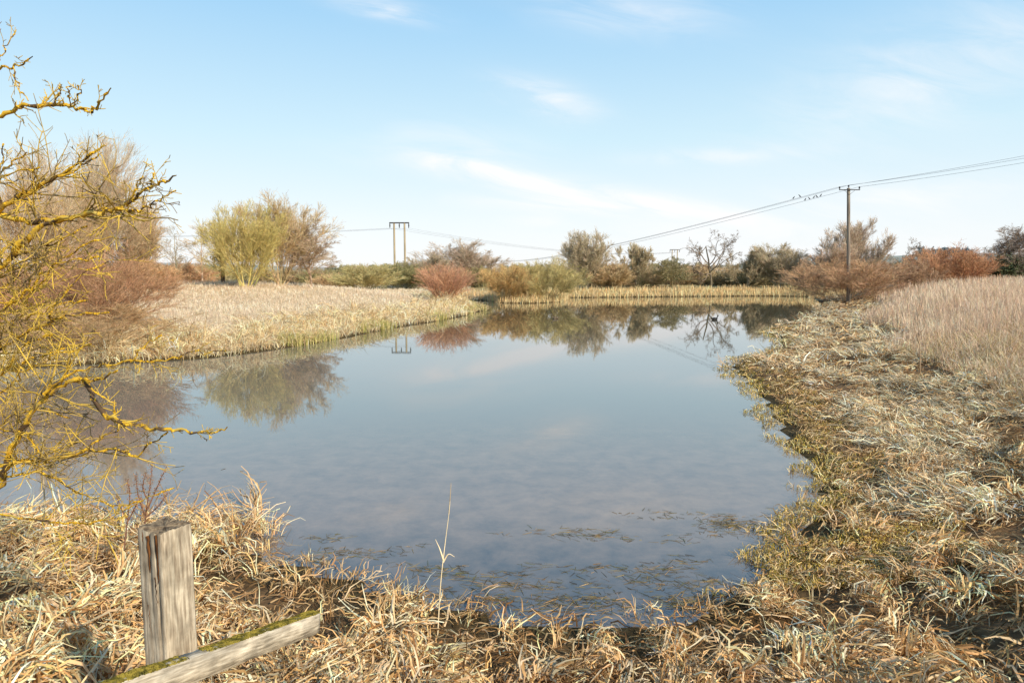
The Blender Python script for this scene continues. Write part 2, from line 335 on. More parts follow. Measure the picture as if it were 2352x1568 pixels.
# tall grass on the right
rng=np.random.default_rng(4); st=Stuff()
PK=[(.82,.57,.40),(.90,.70,.51),(.66,.43,.28),(.88,.68,.40),(.46,.33,.12)]
X,Y,sd=samp(rng,150000,8.5,62,.3,1.05,lambda X,Y,s:(s>3.7+.9*nz(X,Y,.8,51)))
nearg=(Y<17); hs=.45+.55*ss((sd-3.6)/3.5)
stand(st,rng,X[~nearg],Y[~nearg],(.75,1.2),.008,PK,(4,3,3,1,.4),6,28,3,.12,.07,.0008,hs[~nearg])
stand(st,rng,X[nearg],Y[nearg],(.4,.95),.008,PK,(2,2,3,3,2.5),14,60,4,.2,.15,.0008,hs[nearg])
st.build('tall_grass','stand of tall pinkish dry grass on top of the right bank','grass')

# left bank
rng=np.random.default_rng(5); st=Stuff()
LB=[(.92,.68,.37),(.92,.77,.50),(.74,.49,.23),(.34,.20,.08)]
X,Y,sd=samp(rng,80000,13,62,-1.05,-.03,lambda X,Y,s:(s>-.1)&(s<2.4+1.2*nz(X,Y,.8,61))&(Y>14))
stand(st,rng,X,Y,(.25,.65),.014,LB,(4,3,2,1),20,85,4,.35,.25)
X,Y,sd=samp(rng,4000,14,60,-1.05,-.03,lambda X,Y,s:(s>.15)&(s<3.2+1.2*nz(X,Y,.8,61)))
tussocks(st,rng,X,Y,26,(.35,.8),(.016,.030),LB,(4,3,2.3,1.1),(.05,.35),.3,28,115,4,None,.15,None,1,6)
st.build('bank_reeds','band of bright straw-coloured reeds lining the left bank','reeds')
st=Stuff()
X,Y,sd=samp(rng,120000,16,75,-1.05,-.06,lambda X,Y,s:(s>2.4)&(s<30)&(Y>17))
stand(st,rng,X,Y,(.10,.28),.009,[(.90,.70,.52),(.92,.77,.58),(.80,.59,.40),(.72,.58,.34)],(4,3,2,.7),16,60,3,.2,.15,.0005)
st.build('meadow_grass','pale dry meadow grass on the rise behind the left bank','grass')
st=Stuff()
X,Y,sd=samp(rng,60000,22,50,-.4,-.03,lambda X,Y,s:(s>-.15)&(s<.6)&(X<-1)&(nz(X,Y,1.1,77)>.05))
stand(st,rng,X,Y,(.25,.5),.02,[(.38,.37,.10),(.54,.47,.15),(.74,.57,.27)],(3,3,3),6,30,3,.2)
st.build('green_iris_leaves','fresh green leaves growing at the water edge of the left bank','plants')

# far bank reeds
rng=np.random.default_rng(6); st=Stuff()
X=rng.uniform(-6,34,60000);Y=rng.uniform(48,76,60000);sd=sdist(X,Y);k=(sd>-.2)&(sd<3.0)&(Y>50)&((Y>60)|(X<6));X,Y=X[k],Y[k]
stand(st,rng,X,Y,(.25,.6),.03,[(.88,.60,.30),(.92,.71,.40),(.70,.44,.19)],(4,3,2),6,30,3,.4)
st.build('far_reeds','thin strip of pale reeds along the far shore','reeds')

# floating weed
rng=np.random.default_rng(8); st=Stuff()
cent=[(1450,1230,260,14,10),(1690,1205,90,16,34),(1200,1340,230,25,22),(1450,1310,220,26,22),(1620,1180,160,8,10),(800,1270,120,14,20),(1560,1340,140,22,20),(1000,1310,120,14,14),(720,1235,100,8,6),(1370,1222,80,10,10),(1300,1385,200,18,36),(1600,1385,100,16,28),(1000,1370,160,14,24)]
for cx,cy,wx,wy,nn in cent:
    q=np.array([G(cx+rng.normal(0,wx*.5),cy+rng.normal(0,wy*.6)) for _ in range(nn)])
    for j in range(9):
        n=len(q); st.add(blade_geo(rng,q+rng.normal(0,.035,(n,3))*[2.2,1,0]+[0,0,.003],rng.normal(0,.7,n)+rng.integers(0,2,n)*3.14,rng.uniform(.03,.12,n),np.full(n,1.57),np.full(n,1.57),rng.uniform(.003,.007,n),3,1,.4,False,.0),pick(rng,n,[(.14,.13,.04),(.26,.20,.08),(.34,.22,.10),(.10,.08,.04)],(2,3,3,2)),8)
st.build('pond_weed','thin floating mats of olive weed on the water near the bank','pond weed')

# ---------------------------------------------------------------- trees
def grow(rng,P0,D0,Ln,R0,levels):
    out=[]
    for L_ in levels:
        S=L_['s'];B=len(P0);Pn=np.zeros((B,S+1,3));Pn[:,0]=P0;D=np.zeros((B,S,3));d=D0.copy()
        for s in range(S):
            d=d+rng.normal(0,L_['w'],(B,3)); d[:,2]+=L_['up']; d=nrm(d); D[:,s]=d
            Pn[:,s+1]=Pn[:,s]+d*(Ln/S)[:,None]
        R=R0[:,None]*np.linspace(1,L_.get('tp',.35),S+1)[None,:]
        out.append((Pn,R))
        n=L_.get('n',0)
        if not n: break
        t=rng.uniform(L_.get('t0',.25),1,(B,n)); f=t*S; i=np.minimum(f.astype(int),S-1); fr=(f-i)[...,None]
        b=np.arange(B)[:,None]
        st_=Pn[b,i]*(1-fr)+Pn[b,i+1]*fr; pd=D[b,i]
        rr=R[b,i]
        q=rng.normal(0,1,(B,n,3)); q=nrm(q-(q*pd).sum(-1,keepdims=True)*pd)
        an=np.radians(rng.normal(L_['ang'],10,(B,n)))[...,None]
        cd=np.cos(an)*pd+np.sin(an)*q
        P0=st_.reshape(-1,3); D0=nrm(cd.reshape(-1,3))
        Ln=(Ln[:,None]*L_['lr']*rng.uniform(.6,1.25,(B,n))*(1.15-.5*t)).ravel()
        R0=(rr*L_.get('rr',.55)).ravel()
    return out
PRE={
 'tree':(1,[dict(s=8,w=.06,up=.03,n=22,ang=42,lr=.50,t0=.15,rr=.5,tp=.3),dict(s=6,w=.10,up=.07,n=9,ang=34,lr=.5,t0=.2,rr=.6),dict(s=4,w=.12,up=.05,n=7,ang=32,lr=.55,rr=.6),dict(s=3,w=.12,up=.03,n=5,ang=30,lr=.6,rr=.8),dict(s=2,w=.1,up=.02)]),
 'multi':(13,[dict(s=8,w=.05,up=.03,n=14,ang=28,lr=.42,t0=.12,rr=.5,tp=.25),dict(s=5,w=.07,up=.06,n=8,ang=24,lr=.6,rr=.6),dict(s=3,w=.07,up=.05,n=5,ang=22,lr=.75,rr=.7),dict(s=2,w=.06,up=.04,n=2,ang=20,lr=.8,rr=.9),dict(s=2,w=.06,up=.03)]),
 'shrub':(34,[dict(s=6,w=.09,up=.04,n=12,ang=26,lr=.46,t0=.15,rr=.5,tp=.3),dict(s=4,w=.09,up=.06,n=7,ang=25,lr=.6,rr=.7),dict(s=3,w=.09,up=.05,n=5,ang=24,lr=.7,rr=.9),dict(s=2,w=.1,up=.02)]),
 'dogwood':(80,[dict(s=5,w=.05,up=.05,n=10,ang=18,lr=.45,t0=.25,rr=.6,tp=.4),dict(s=3,w=.08,up=.05,n=5,ang=20,lr=.5,rr=.8),dict(s=2,w=.08,up=.03)]),
 'oak':(1,[dict(s=6,w=.10,up=.02,n=9,ang=62,lr=.85,t0=.3,rr=.62,tp=.4),dict(s=8,w=.30,up=.05,n=6,ang=45,lr=.42,t0=.3,rr=.6),dict(s=5,w=.32,up=.03,n=7,ang=42,lr=.5,rr=.62),dict(s=4,w=.28,up=.02,n=6,ang=38,lr=.5,rr=.8),dict(s=2,w=.2,up=.0)]),
 'slim':(1,[dict(s=8,w=.03,up=.03,n=24,ang=34,lr=.30,t0=.15,rr=.4,tp=.2),dict(s=4,w=.10,up=.08,n=8,ang=30,lr=.5,rr=.6),dict(s=3,w=.1,up=.03,n=5,ang=28,lr=.6,rr=.8),dict(s=2,w=.1,up=.0)]),
}
def skeleton(rng,preset,H,W,rt,rmin):
    n0,lv=PRE[preset]
    if n0==1: P0=np.zeros((1,3));D0=np.array([[0,0,1.]]);Ln=np.array([1.])
    else:
        a=rng.uniform(0,6.283,n0); sp_={'multi':.75,'shrub':.9,'dogwood':.5}[preset]; u_=rng.uniform(0,1.2,n0)
        P0=np.stack([np.cos(a),np.sin(a),0*a],-1)*rng.uniform(0,.12 if preset!='shrub' else .3,(n0,1))
        D0=nrm(np.stack([np.cos(a)*sp_*u_,np.sin(a)*sp_*u_,np.ones(n0)],-1)); Ln=rng.uniform(.85,1,n0)*(1-.10*u_)
    lev=grow(rng,P0,D0,Ln,np.full(n0,1.),lv)
    allp=np.concatenate([p.reshape(-1,3) for p,_ in lev])
    zt=np.quantile(allp[:,2],.99); wx=np.quantile(allp[:,0],.975)-np.quantile(allp[:,0],.025); cx=(np.quantile(allp[:,0],.975)+np.quantile(allp[:,0],.025))/2
    sx=W/wx; sz=H/zt
    res=[]
    for i,(p,r) in enumerate(lev):
        q=p.copy(); zf=np.clip(q[...,2]/zt,0,1)
        q[...,0]=(q[...,0]-cx*zf)*sx; q[...,1]*=sx; q[...,2]=np.maximum(q[...,2]*sz,-.05)
        res.append((q,np.maximum(r*rt,rmin)))
    return res
def leaf_cloud(rng,n,cen,rad3,size,lumps=14):
    c=nrm(rng.normal(0,1,(lumps,3)))*rng.uniform(.2,.75,(lumps,1)); i=rng.integers(0,lumps,n)
    q=c[i]+nrm(rng.normal(0,1,(n,3)))*(rng.uniform(0,1,(n,1))**.5)*.38
    p=q*np.array(rad3)+np.array(cen)
    a=nrm(rng.normal(0,1,(n,3))); b=nrm(np.cross(a,rng.normal(0,1,(n,3)))); s=size*rng.uniform(.5,1.4,(n,1))
    V=np.stack([p-a*s,p-b*s*.5,p+a*s,p+b*s*.5],1).reshape(-1,3)
    return V,np.arange(n*4).reshape(n,4)
def plant(name,label,cat,px,top,w,d,preset,col,seed,tcol=None,rt=None,leaf=None,group=None):
    rng=np.random.default_rng(seed)
    t=P(px,top,d); X=t[0];Y=d; z0=float(terrain(np.array([X]),np.array([Y]))[0])
    z0=max(z0,0)-.05
    H=t[2]-z0; W=w*d/F
    rmin=max(.0028,d*.00012)
    e=empty(name,(X,Y,z0),label,cat,group)
    lev=skeleton(rng,preset,H,W,rt or H*.018,rmin)
    tree=preset in('tree','oak','slim','multi')
    k0=1 if preset!='oak' else 2
    def put(nm,lv,sides,c):
        Vs=[];Qs=[];cs=[];n=0
        for (p,r) in lv:
            V,Q=chains(p,r,sides); Vs.append(V);Qs.append(Q+n);n+=len(V)
            B=len(p); cc=np.array(c)[None,:]*np.clip(rng.normal(1,.22,(B,1)),.5,1.6)*(1+rng.normal(0,.05,(B,3)))
            cs.append(np.repeat(cc,p.shape[1]*sides,0))
        return mkmesh(nm,np.concatenate(Vs),np.concatenate(Qs),M_twig,e,np.concatenate(cs),True)
    put('trunk' if tree else 'stems',lev[:k0],5,tcol or tuple(x*.8 for x in col))
    put('crown' if tree else 'twigs',lev[k0:],3,col)
    if leaf:
        lc,nl,sz=leaf
        V,Q=leaf_cloud(rng,nl,(0,0,H*.52),(W*.5,W*.45,H*.48),sz)
        mkmesh('foliage',V,Q,M_leaf,e,np.repeat(np.array(lc)[None,:]*np.clip(rng.normal(1,.3,(nl,1)),.4,1.8),4,0))
    return e
TAN=(.66,.48,.28);GREY=(.54,.43,.29)
PL=[
('bare_tree','tall bare tree at the far left, behind the lichen-covered branches','tree',60,370,240,31,'multi',TAN),
('bare_tree','tallest bare twiggy tree on the left bank, crown against the sky','tree',205,335,270,35,'multi',(.68,.52,.33)),
('bare_tree','rounded brown bare tree just right of the tallest left bank tree','tree',300,470,150,38,'multi',TAN),
('hawthorn_bush','large dark red hawthorn thicket behind the lichen branches on the left bank','bush',190,575,320,21,'shrub',(.54,.31,.17)),
('hawthorn_bush','red brown bush cut by the left edge of the photo','bush',0,590,260,22,'shrub',(.56,.34,.17)),
('bramble_bush','low tangled brown bramble on the left bank slope near the water','bush',215,700,300,19.5,'shrub',(.60,.40,.21)),
('bramble_bush','low orange brown scrub at the back edge of the left meadow','bush',330,600,130,36,'shrub',(.68,.44,.24)),
('slender_tree','slender bare tree standing alone behind the meadow, leftmost of two','tree',402,520,70,48,'slim',GREY),
('slender_tree','slender pale trunked tree behind the meadow, right of its twin','tree',458,518,60,46,'slim',TAN),
('low_bush','low reddish bush at the foot of the slender trees','bush',440,605,90,50,'shrub',(.70,.44,.25)),
('willow_tree','yellow green multi-stemmed willow in the middle of the left meadow','tree',560,475,165,39,'multi',(.64,.52,.20)),
('willow_tree','broad golden brown willow right of the yellow green one','tree',638,465,170,42,'multi',(.66,.49,.27)),
('bare_tree','dark brown bare tree at the right end of the meadow tree clump','tree',712,508,110,42,'tree',(.50,.37,.25)),
('olive_bush','wide rounded olive bush left of the double pole','bush',838,610,125,56,'shrub',(.58,.49,.23)),
('brown_bush','low brown scrub between the meadow clump and the olive bush','bush',765,630,90,60,'shrub',(.66,.46,.25)),
('dark_bush','dark green bush at the foot of the double pole','bush',930,607,100,68,'shrub',(.36,.32,.15)),
('bare_tree','low wide bare tree right of the double pole','tree',1065,560,150,75,'multi',(.60,.46,.33)),
('bare_tree','small bare tree immediately right of the double pole','tree',985,590,100,72,'multi',GREY),
('dogwood_bush','russet stemmed dogwood bush on the tip of the left bank','bush',1022,608,108,45.5,'dogwood',(.64,.36,.22)),
('waterside_bush','orange green bush on the small spit, left of its green neighbour','bush',1168,614,108,53,'shrub',(.66,.44,.19)),
('waterside_bush','round green brown bush on the small spit, right of the orange one','bush',1258,600,135,54,'shrub',(.58,.47,.21)),
('bare_tree','tall fan-shaped bare tree behind the spit bushes','tree',1348,538,92,72,'multi',(.60,.49,.33)),
('brown_bush','round brown bush beneath the fan-shaped tree','bush',1400,606,95,72,'shrub',(.62,.45,.25)),
('bare_tree','bushy bare tree midway between the fan-shaped tree and the gnarled oak','tree',1462,566,75,74,'multi',(.56,.45,.28)),
('oak_tree','gnarled dark oak with crooked open branches on the far bank','tree',1637,534,112,72,'oak',(.26,.19,.13)),
('ivy_tree','dark green ivy covered tree just left of the gnarled oak','tree',1545,592,85,73,'tree',(.42,.36,.20)),
('bare_tree','small bare tree just right of the gnarled oak','tree',1715,578,75,75,'multi',(.52,.42,.27)),
('bare_tree','rounded bare tree on the right part of the far bank','tree',1790,566,92,74,'multi',(.58,.47,.31)),
('bare_tree','tall bare tree directly behind the single wooden pole','tree',1965,514,105,68,'multi',(.60,.46,.33)),
('bare_tree','low bare tree left of the single wooden pole','tree',1905,572,85,66,'multi',(.58,.41,.28)),
('hawthorn_bush','red brown hawthorn at the foot of the single wooden pole','bush',1955,600,215,50.6,'shrub',(.60,.38,.22)),
('bare_tree','thin bare tree with wide crown between the two red bushes','tree',2092,550,90,62,'oak',(.34,.26,.19)),
('hawthorn_bush','rusty red hawthorn on the skyline right of the single pole','bush',2185,572,165,54,'shrub',(.60,.33,.18)),
('hawthorn_bush','dark red bush at the left flank of the rusty hawthorn','bush',2098,604,95,52,'shrub',(.52,.34,.21)),
('bare_tree','bare tree near the right edge above the dark evergreen','tree',2285,530,85,60,'tree',(.38,.29,.22)),
('bare_tree','rightmost bare tree cut by the right edge of the photo','tree',2355,520,85,58,'tree',(.38,.29,.22)),
]
leafs={'dark_bush':((.15,.16,.055),1200,.07),'ivy_tree':((.13,.14,.055),1500,.07)}
for i,a in enumerate(PL):
    rt=None
    if a[7]=='shrub' or a[7]=='dogwood': rt=.017
    if a[7]=='multi': rt=.034
    if a[7]=='slim': rt=.06
    if a[7]=='oak': rt=.14 if a[3]<2000 else .10
    plant(*a,seed=100+i,rt=rt,leaf=leafs.get(a[0]),tcol=(.60,.50,.18) if 'yellow green multi' in a[1] else None)
def evergreen(name,label,cat,px,top,w,d,col,seed,nl=9000,sz=.12):
    rng=np.random.default_rng(seed); t=P(px,top,d); X=t[0]; z0=float(terrain(np.array([X]),np.array([d]))[0]); H=t[2]-z0; W=w*d/F
    e=empty(name,(X,d,z0),label,cat)
    pts=np.array([[[0,0,0],[.05,0,H*.3],[0,.05,H*.6],[0,0,H*.9]]]); V,Q=chains(pts,np.array([[.12,.1,.07,.03]]),6)
    mkmesh('trunk',V,Q,M_twig,e,np.tile((.12,.09,.06),(len(V),1)),True)
    V,Q=leaf_cloud(rng,nl,(0,0,H*.52),(W*.55,W*.5,H*.5),sz,22)
    mkmesh('crown',V,Q,M_leaf,e,np.repeat(np.array(col)[None,:]*np.clip(rng.normal(1,.35,(nl,1)),.35,1.9),4,0))
evergreen('pine_tree','small dark green pine at the left side of the willow clump','tree',506,510,45,41.5,(.13,.16,.05),301,2600,.06)
evergreen('evergreen_bush','large dark evergreen at the right edge of the photo','bush',2318,584,130,58,(.09,.10,.04),302,9000,.09)
evergreen('evergreen_bush','dark evergreen bush left of the one at the right edge','bush',2248,602,70,60,(.10,.11,.045),303,4500,.09)
rng=np.random.default_rng(50); Vs=[];Qs=[];cs=[];n=0
spots=[(x,rng.uniform(604,626),rng.uniform(76,90)) for x in range(1120,1860,24)]+[(x,rng.uniform(608,624),rng.uniform(72,85)) for x in range(560,1120,34)]+[(x,rng.uniform(604,624),rng.uniform(68,80)) for x in range(1860,2420,34)]+[(x,rng.uniform(606,625),rng.uniform(58,66)) for x in range(200,560,34)]
for x,top,d in spots:
    t=P(x,top,d); z0=.5; lev=skeleton(rng,'shrub',t[2]-z0,rng.uniform(65,100)*d/F,.03,.012)
    c=[(.48,.38,.20),(.58,.42,.24),(.40,.34,.16),(.64,.47,.27),(.52,.45,.22)][rng.integers(0,5)]
    for p,r in lev[:3]:
        V,Q=chains(p+np.array([t[0],d,z0]),r,3); Vs.append(V);Qs.append(Q+n);n+=len(V)
        cs.append(np.repeat(np.array(c)[None,:]*np.clip(rng.normal(1,.25,(len(p),1)),.4,1.7),p.shape[1]*3,0))
o=mkmesh('thicket',np.concatenate(Vs),np.concatenate(Qs),M_twig,None,np.concatenate(cs)); tag(o,'continuous brown scrub behind the pond and meadow','scrub',None,'stuff')
rng=np.random.default_rng(51); Vs=[];Qs=[];cs=[];n=0
def wood(px0,px1,top,d,thick,col,k):
    global n
    for i in range(k):
        px=rng.uniform(px0,px1); t=P(px,top+rng.normal(0,2.5),d+rng.uniform(-30,30))
        V,Q=leaf_cloud(rng,260,(t[0],t[1],t[2]-thick*d/F*.5),(d*.006,d*.006,thick*d/F*.5),d*.0011,8)
        Vs.append(V);Qs.append(Q+n);n+=len(V);cs.append(np.repeat(np.array(col)[None,:]*np.clip(rng.normal(1,.2,(260,1)),.5,1.6),4,0))
wood(2110,2235,568,880,22,(.18,.25,.27),34)  # distance haze is painted in as a pale blue-green leaf colour
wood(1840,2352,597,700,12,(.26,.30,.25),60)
wood(740,1300,609,420,12,(.30,.30,.22),70)
wood(0,560,611,420,12,(.32,.30,.22),50)
wood(1300,1850,606,420,12,(.30,.30,.22),50)
o=mkmesh('distant_wood',np.concatenate(Vs),np.concatenate(Qs),M_leaf,None,np.concatenate(cs)); tag(o,'hazy blue green woods and hedgerows on the horizon','woodland',None,'stuff')

# ---------------------------------------------------------------- lichen tree (near left)
rng=np.random.default_rng(70)
D=2.9
tr=empty('lichen_tree',(P(-330,900,D)[0],D,.5),'old bare tree with yellow lichen crusted branches reaching in from the left','tree')
org=np.array(tr.location)
def cat_rom(pts,m=6):
    pts=np.array(pts,float); q=np.vstack([2*pts[0]-pts[1],pts,2*pts[-1]-pts[-2]]); out=[]
    for i in range(1,len(q)-2):
        for s in range(m):
            t=s/m; out.append(.5*((2*q[i])+(-q[i-1]+q[i+1])*t+(2*q[i-1]-5*q[i]+4*q[i+1]-q[i+2])*t*t+(-q[i-1]+3*q[i]-3*q[i+1]+q[i+2])*t**3))
    out.append(q[-2]); return np.array(out)
BR=[
([(-330,260),(-150,200),(-40,165),(0,155),(35,152),(75,130)],2.9,2.7,10,2.5),
([(-40,165),(0,135),(15,100),(35,78)],2.75,2.7,4,1.5),
([(30,152),(38,195),(65,232)],2.7,2.7,4,2.5),
([(-330,420),(-120,300),(0,262),(60,243),(120,241),(168,243),(208,256),(235,226),(255,203)],2.9,2.6,17,3),
([(120,241),(136,218),(140,195)],2.65,2.65,4,1.5),
([(162,243),(158,215),(162,197)],2.65,2.6,4,1.5),([(165,240),(180,215),(178,196)],2.65,2.6,3,1.2),
([(-330,700),(-150,600),(-60,540),(0,478),(70,440),(130,405),(190,370),(240,333)],2.9,2.6,24,4),
([(130,405),(160,398),(205,372),(235,350)],2.65,2.6,6,1.5),
([(0,480),(-5,420),(5,370),(8,330)],2.7,2.6,8,2),([(0,400),(30,370),(60,350)],2.7,2.6,5,2),
([(-330,560),(-120,480),(0,495),(80,506),(160,498),(230,486),(272,480),(300,463),(330,436),(370,422),(405,403)],2.9,2.4,24,3.5),
([(272,480),(320,484),(360,465),(403,438)],2.5,2.4,7,2),
([(300,463),(312,430),(330,405)],2.45,2.4,4,1.5),([(340,434),(350,415),(352,402)],2.42,2.4,3,1.2),
([(-330,860),(-120,720),(-40,650),(0,612),(60,548),(110,512),(160,498)],2.9,2.6,30,9),
([(-330,820),(-100,760),(0,715),(40,690),(90,640),(150,600),(230,590)],2.9,2.5,10,2),
([(-330,900),(-100,850),(0,800),(50,772),(110,742),(180,722),(250,718)],2.9,2.5,12,2.5),
([(110,742),(130,700),(180,640),(250,600)],2.6,2.5,5,1.5),
([(-330,1250),(-120,1190),(0,1108),(20,1040),(60,970),(110,905),(170,872),(230,868),(270,850)],2.9,2.4,26,3.5),
([(170,872),(206,884),(225,935),(262,962),(300,972),(360,986),(430,990),(485,992),(522,980)],2.55,2.3,17,3),
([(262,962),(258,930),(210,890)],2.5,2.45,5,3),
([(-330,1150),(-100,1080),(0,1072),(60,1060),(130,1052),(200,1036),(260,1030),(310,1046),(350,1015),(385,992)],2.9,2.4,14,2.5),
([(200,1036),(240,1000),(300,975)],2.5,2.45,4,2),
([(-330,1120),(-80,1100),(0,1100),(80,1085),(140,1108),(200,1140),(270,1160),(330,1150)],2.9,2.5,10,1.5),
([(100,905),(160,860),(220,842),(300,832),(400,824),(440,808),(520,806)],2.55,2.4,7,1.5),
([(300,832),(330,795),(370,770)],2.45,2.4,3,1),
([(-330,1220),(-60,1180),(60,1190),(130,1200),(220,1200),(300,1160),(400,1120)],2.9,2.4,8,1.5),
([(-200,760),(-60,880),(0,860),(60,790),(120,770)],2.9,2.6,9,3),
([(-200,940),(-60,960),(0,985),(60,1000),(90,1040)],2.9,2.6,8,2),
([(-120,480),(-40,440),(20,400),(90,385)],2.85,2.6,9,2),
([(-120,720),(-20,700),(60,680),(130,610),(200,560),(290,545)],2.85,2.5,6,1.5),
([(-200,640),(-40,590),(40,570),(120,560),(200,520)],2.9,2.7,6,1.5),
([(-200,1000),(-40,920),(30,880),(60,830),(150,800)],2.9,2.7,7,1.5),
([(-200,830),(-60,800),(20,760),(60,700),(70,640)],2.9,2.7,6,1.5),
([(-200,1100),(-60,1020),(20,960),(90,940),(160,960)],2.9,2.7,6,1.5),
([(-200,700),(-80,690),(0,660),(80,610),(110,560)],2.9,2.75,7,1.5),
([(-200,780),(-60,740),(40,735),(130,700),(200,690)],2.9,2.7,7,1.5),
([(-200,860),(-40,850),(60,850),(120,820),(210,790)],2.9,2.7,7,1.5),
]
sA=[];sD=[];sL=[];sR=[];flP=[];flN=[]
for pts,d0,d1,r0,r1 in BR:
    n=len(pts); ds=np.linspace(d0,d1,n)
    w=np.array([P(x,y,d) for (x,y),d in zip(pts,ds)])-org
    c=cat_rom(w,5); m=len(c); c[1:-1]+=rng.normal(0,.0045,(m-2,3))
    R=np.linspace(r0,r1,m)*D/F*.34*(1+.22*rng.normal(0,1,m).clip(-1,1.5)); R=np.maximum(R,.0017)
    V,Q=chains(c[None],R[None],7)
    V=V+rng.normal(0,1,V.shape)*(np.repeat(R,7)*.11)[:,None]
    mkmesh('branch',V,Q,M_lbark,tr,None,True)
    k=int(np.linalg.norm(np.diff(c,axis=0),axis=1).sum()*560)
    i=rng.integers(0,m-1,k); f=rng.uniform(0,1,(k,1)); b=c[i]*(1-f)+c[i+1]*f; nn=nrm(rng.normal(0,1,(k,3))+[0.3,-.3,.35])
    ph=np.sin(i*1.3+r0)+np.sin(i*.45)*.8; kk=ph>-.3
    flP.append((b+nn*R[i][:,None]*.95)[kk]); flN.append(nn[kk])
    top_=pts[0][1]<400
    k=max(2,int(m*(.24 if top_ else .42))); i=rng.integers(int(m*.3),max(int(m*.9),int(m*.3)+2),k); sA.append(c[i]); t=nrm(c[np.minimum(i+1,m-1)]-c[i-1]); sD.append(nrm(t*.9+rng.normal(0,.6,(k,3))*[1,.6,1]+[0,0,.1])); sL.append(rng.uniform(.03,.09 if top_ else .14,k)*(1.15-.5*i/m)); sR.append(np.minimum(R[i]*.5,.0035))
    if pts[0][0]<-100 and pts[1][1]>450:
        k=int(m*.5); i=rng.integers(int(m*.3),int(m*.7),k); sA.append(c[i]); t=nrm(c[np.minimum(i+1,m-1)]-c[i-1]); sD.append(nrm(t*.8+rng.normal(0,.6,(k,3))*[1,.6,1])); sL.append(rng.uniform(.14,.34,k)); sR.append(np.minimum(R[i]*.5,.0035))
c=np.array([[[0,0,-.3],[.03,0,.5],[-.03,0,1.2],[.05,0,2.0],[0,0,2.9],[.1,0,3.8]]]); V,Q=chains(c,np.array([[.13,.11,.10,.08,.06,.03]]),12)
mkmesh('trunk',V,Q,M_lbark,tr,None,True)
lev=grow(rng,np.concatenate(sA),np.concatenate(sD),np.concatenate(sL),np.concatenate(sR),[dict(s=6,w=.13,up=.01,n=4,ang=48,lr=.42,t0=.2,rr=.7,tp=.5),dict(s=3,w=.14,up=.01)])
V,Q=merge([chains(p,np.maximum(r,.0012),4) for p,r in lev])
mkmesh('twigs',V,Q,M_twigb,tr,None,True)
p=np.concatenate(flP);nn=np.concatenate(flN)
k=len(p);a=nrm(np.cross(nn,rng.normal(0,1,(k,3))));b=np.cross(nn,a);s=rng.uniform(.0018,.005,(k,1))
V=np.stack([p-a*s,p-b*s*.8+nn*s*.4,p+a*s,p+b*s*.8+nn*s*.3],1).reshape(-1,3)
tag(mkmesh('lichen',V,np.arange(4*k).reshape(k,4),M_lich,tr),'crusty yellow lichen on the branches')

# ---------------------------------------------------------------- post and rail
import bmesh, mathutils
rng=np.random.default_rng(80)
pc=P(378,1204,2.13); topz=pc[2]; a=.113
fe=empty('broken_fence',(pc[0],pc[1],.75),'weathered grey wooden fence post with one mossy rail, at lower left','fence')
yaw=rad(-27)
nS,nH=14,44
def ring(t):
    s=int(t)%4; f=t-int(t); h=a/2
    P4=[(-h,-h),(h,-h),(h,h),(-h,h)]; p0=np.array(P4[s]);p1=np.array(P4[(s+1)%4]); q=p0+(p1-p0)*f
    if min(f,1-f)<.02: q=q*.955
    return q
per=[]
for s in range(4):
    for f in [0,.03]+list(np.linspace(.08,.93,nS)): per.append((s+f,s,f))
m=len(per); Hh=topz-.75+.45
V=[];cy,sy=math.cos(yaw),math.sin(yaw)
topoff=[-.006*rng.uniform(0,1)-(.016*rng.uniform(.4,1) if (s==0 and .42<f<.56) else 0)-(.012 if (s==0 and .78<f<.86) else 0)+(.004 if s==3 else 0) for (t,s,f) in per]
cr_at={0:[.47,.80],1:[.4],3:[.55]}
for k in range(nH+1):
    h=k/nH
    for j,(t,s,f) in enumerate(per):
        q=ring(t); q=q*(1+rng.normal(0,.005))
        for cf in cr_at.get(s,[]):
            dd=abs(f-(cf+.02*math.sin(h*9)))
            if dd<.04: 
                dep=(.24 if s==0 else .10)*ss((h-(.74 if cf<.7 else .62))/.26)+.02
                q=q*(1-dep*(1-dd/.04*.6))
        V.append((q[0]*cy-q[1]*sy,q[0]*sy+q[1]*cy,-.45+h*Hh+(topoff[j]*max(0,(h-.85)/.15))))
idx=np.arange((nH+1)*m).reshape(nH+1,m);nx_=np.roll(idx,-1,1)
Q=np.stack([idx[:-1],nx_[:-1],nx_[1:],idx[1:]],-1).reshape(-1,4)
V=np.array(V); po=mkmesh('post',V,Q,M_wood,fe)
top=V[idx[-1]]; cen=top.mean(0)-[0,0,.004]
inner=cen+(top-cen)*.5-[0,0,.002]+rng.normal(0,.002,top.shape)
VV=np.vstack([top+[0,0,-.001],inner,cen[None]]); i=np.arange(m);j=(i+1)%m
me=bpy.data.meshes.new('end_grain'); me.from_pydata([tuple(v) for v in VV],[],[(int(x),int(y),int(y)+m,int(x)+m) for x,y in zip(i,j)]+[(int(x)+m,int(y)+m,2*m) for x,y in zip(i,j)]); me.materials.append(M_end)
o=bpy.data.objects.new('end_grain',me); C.objects.link(o); o.parent=po
fx=lambda u,w_:np.array([u*cy-w_*sy,u*sy+w_*cy])
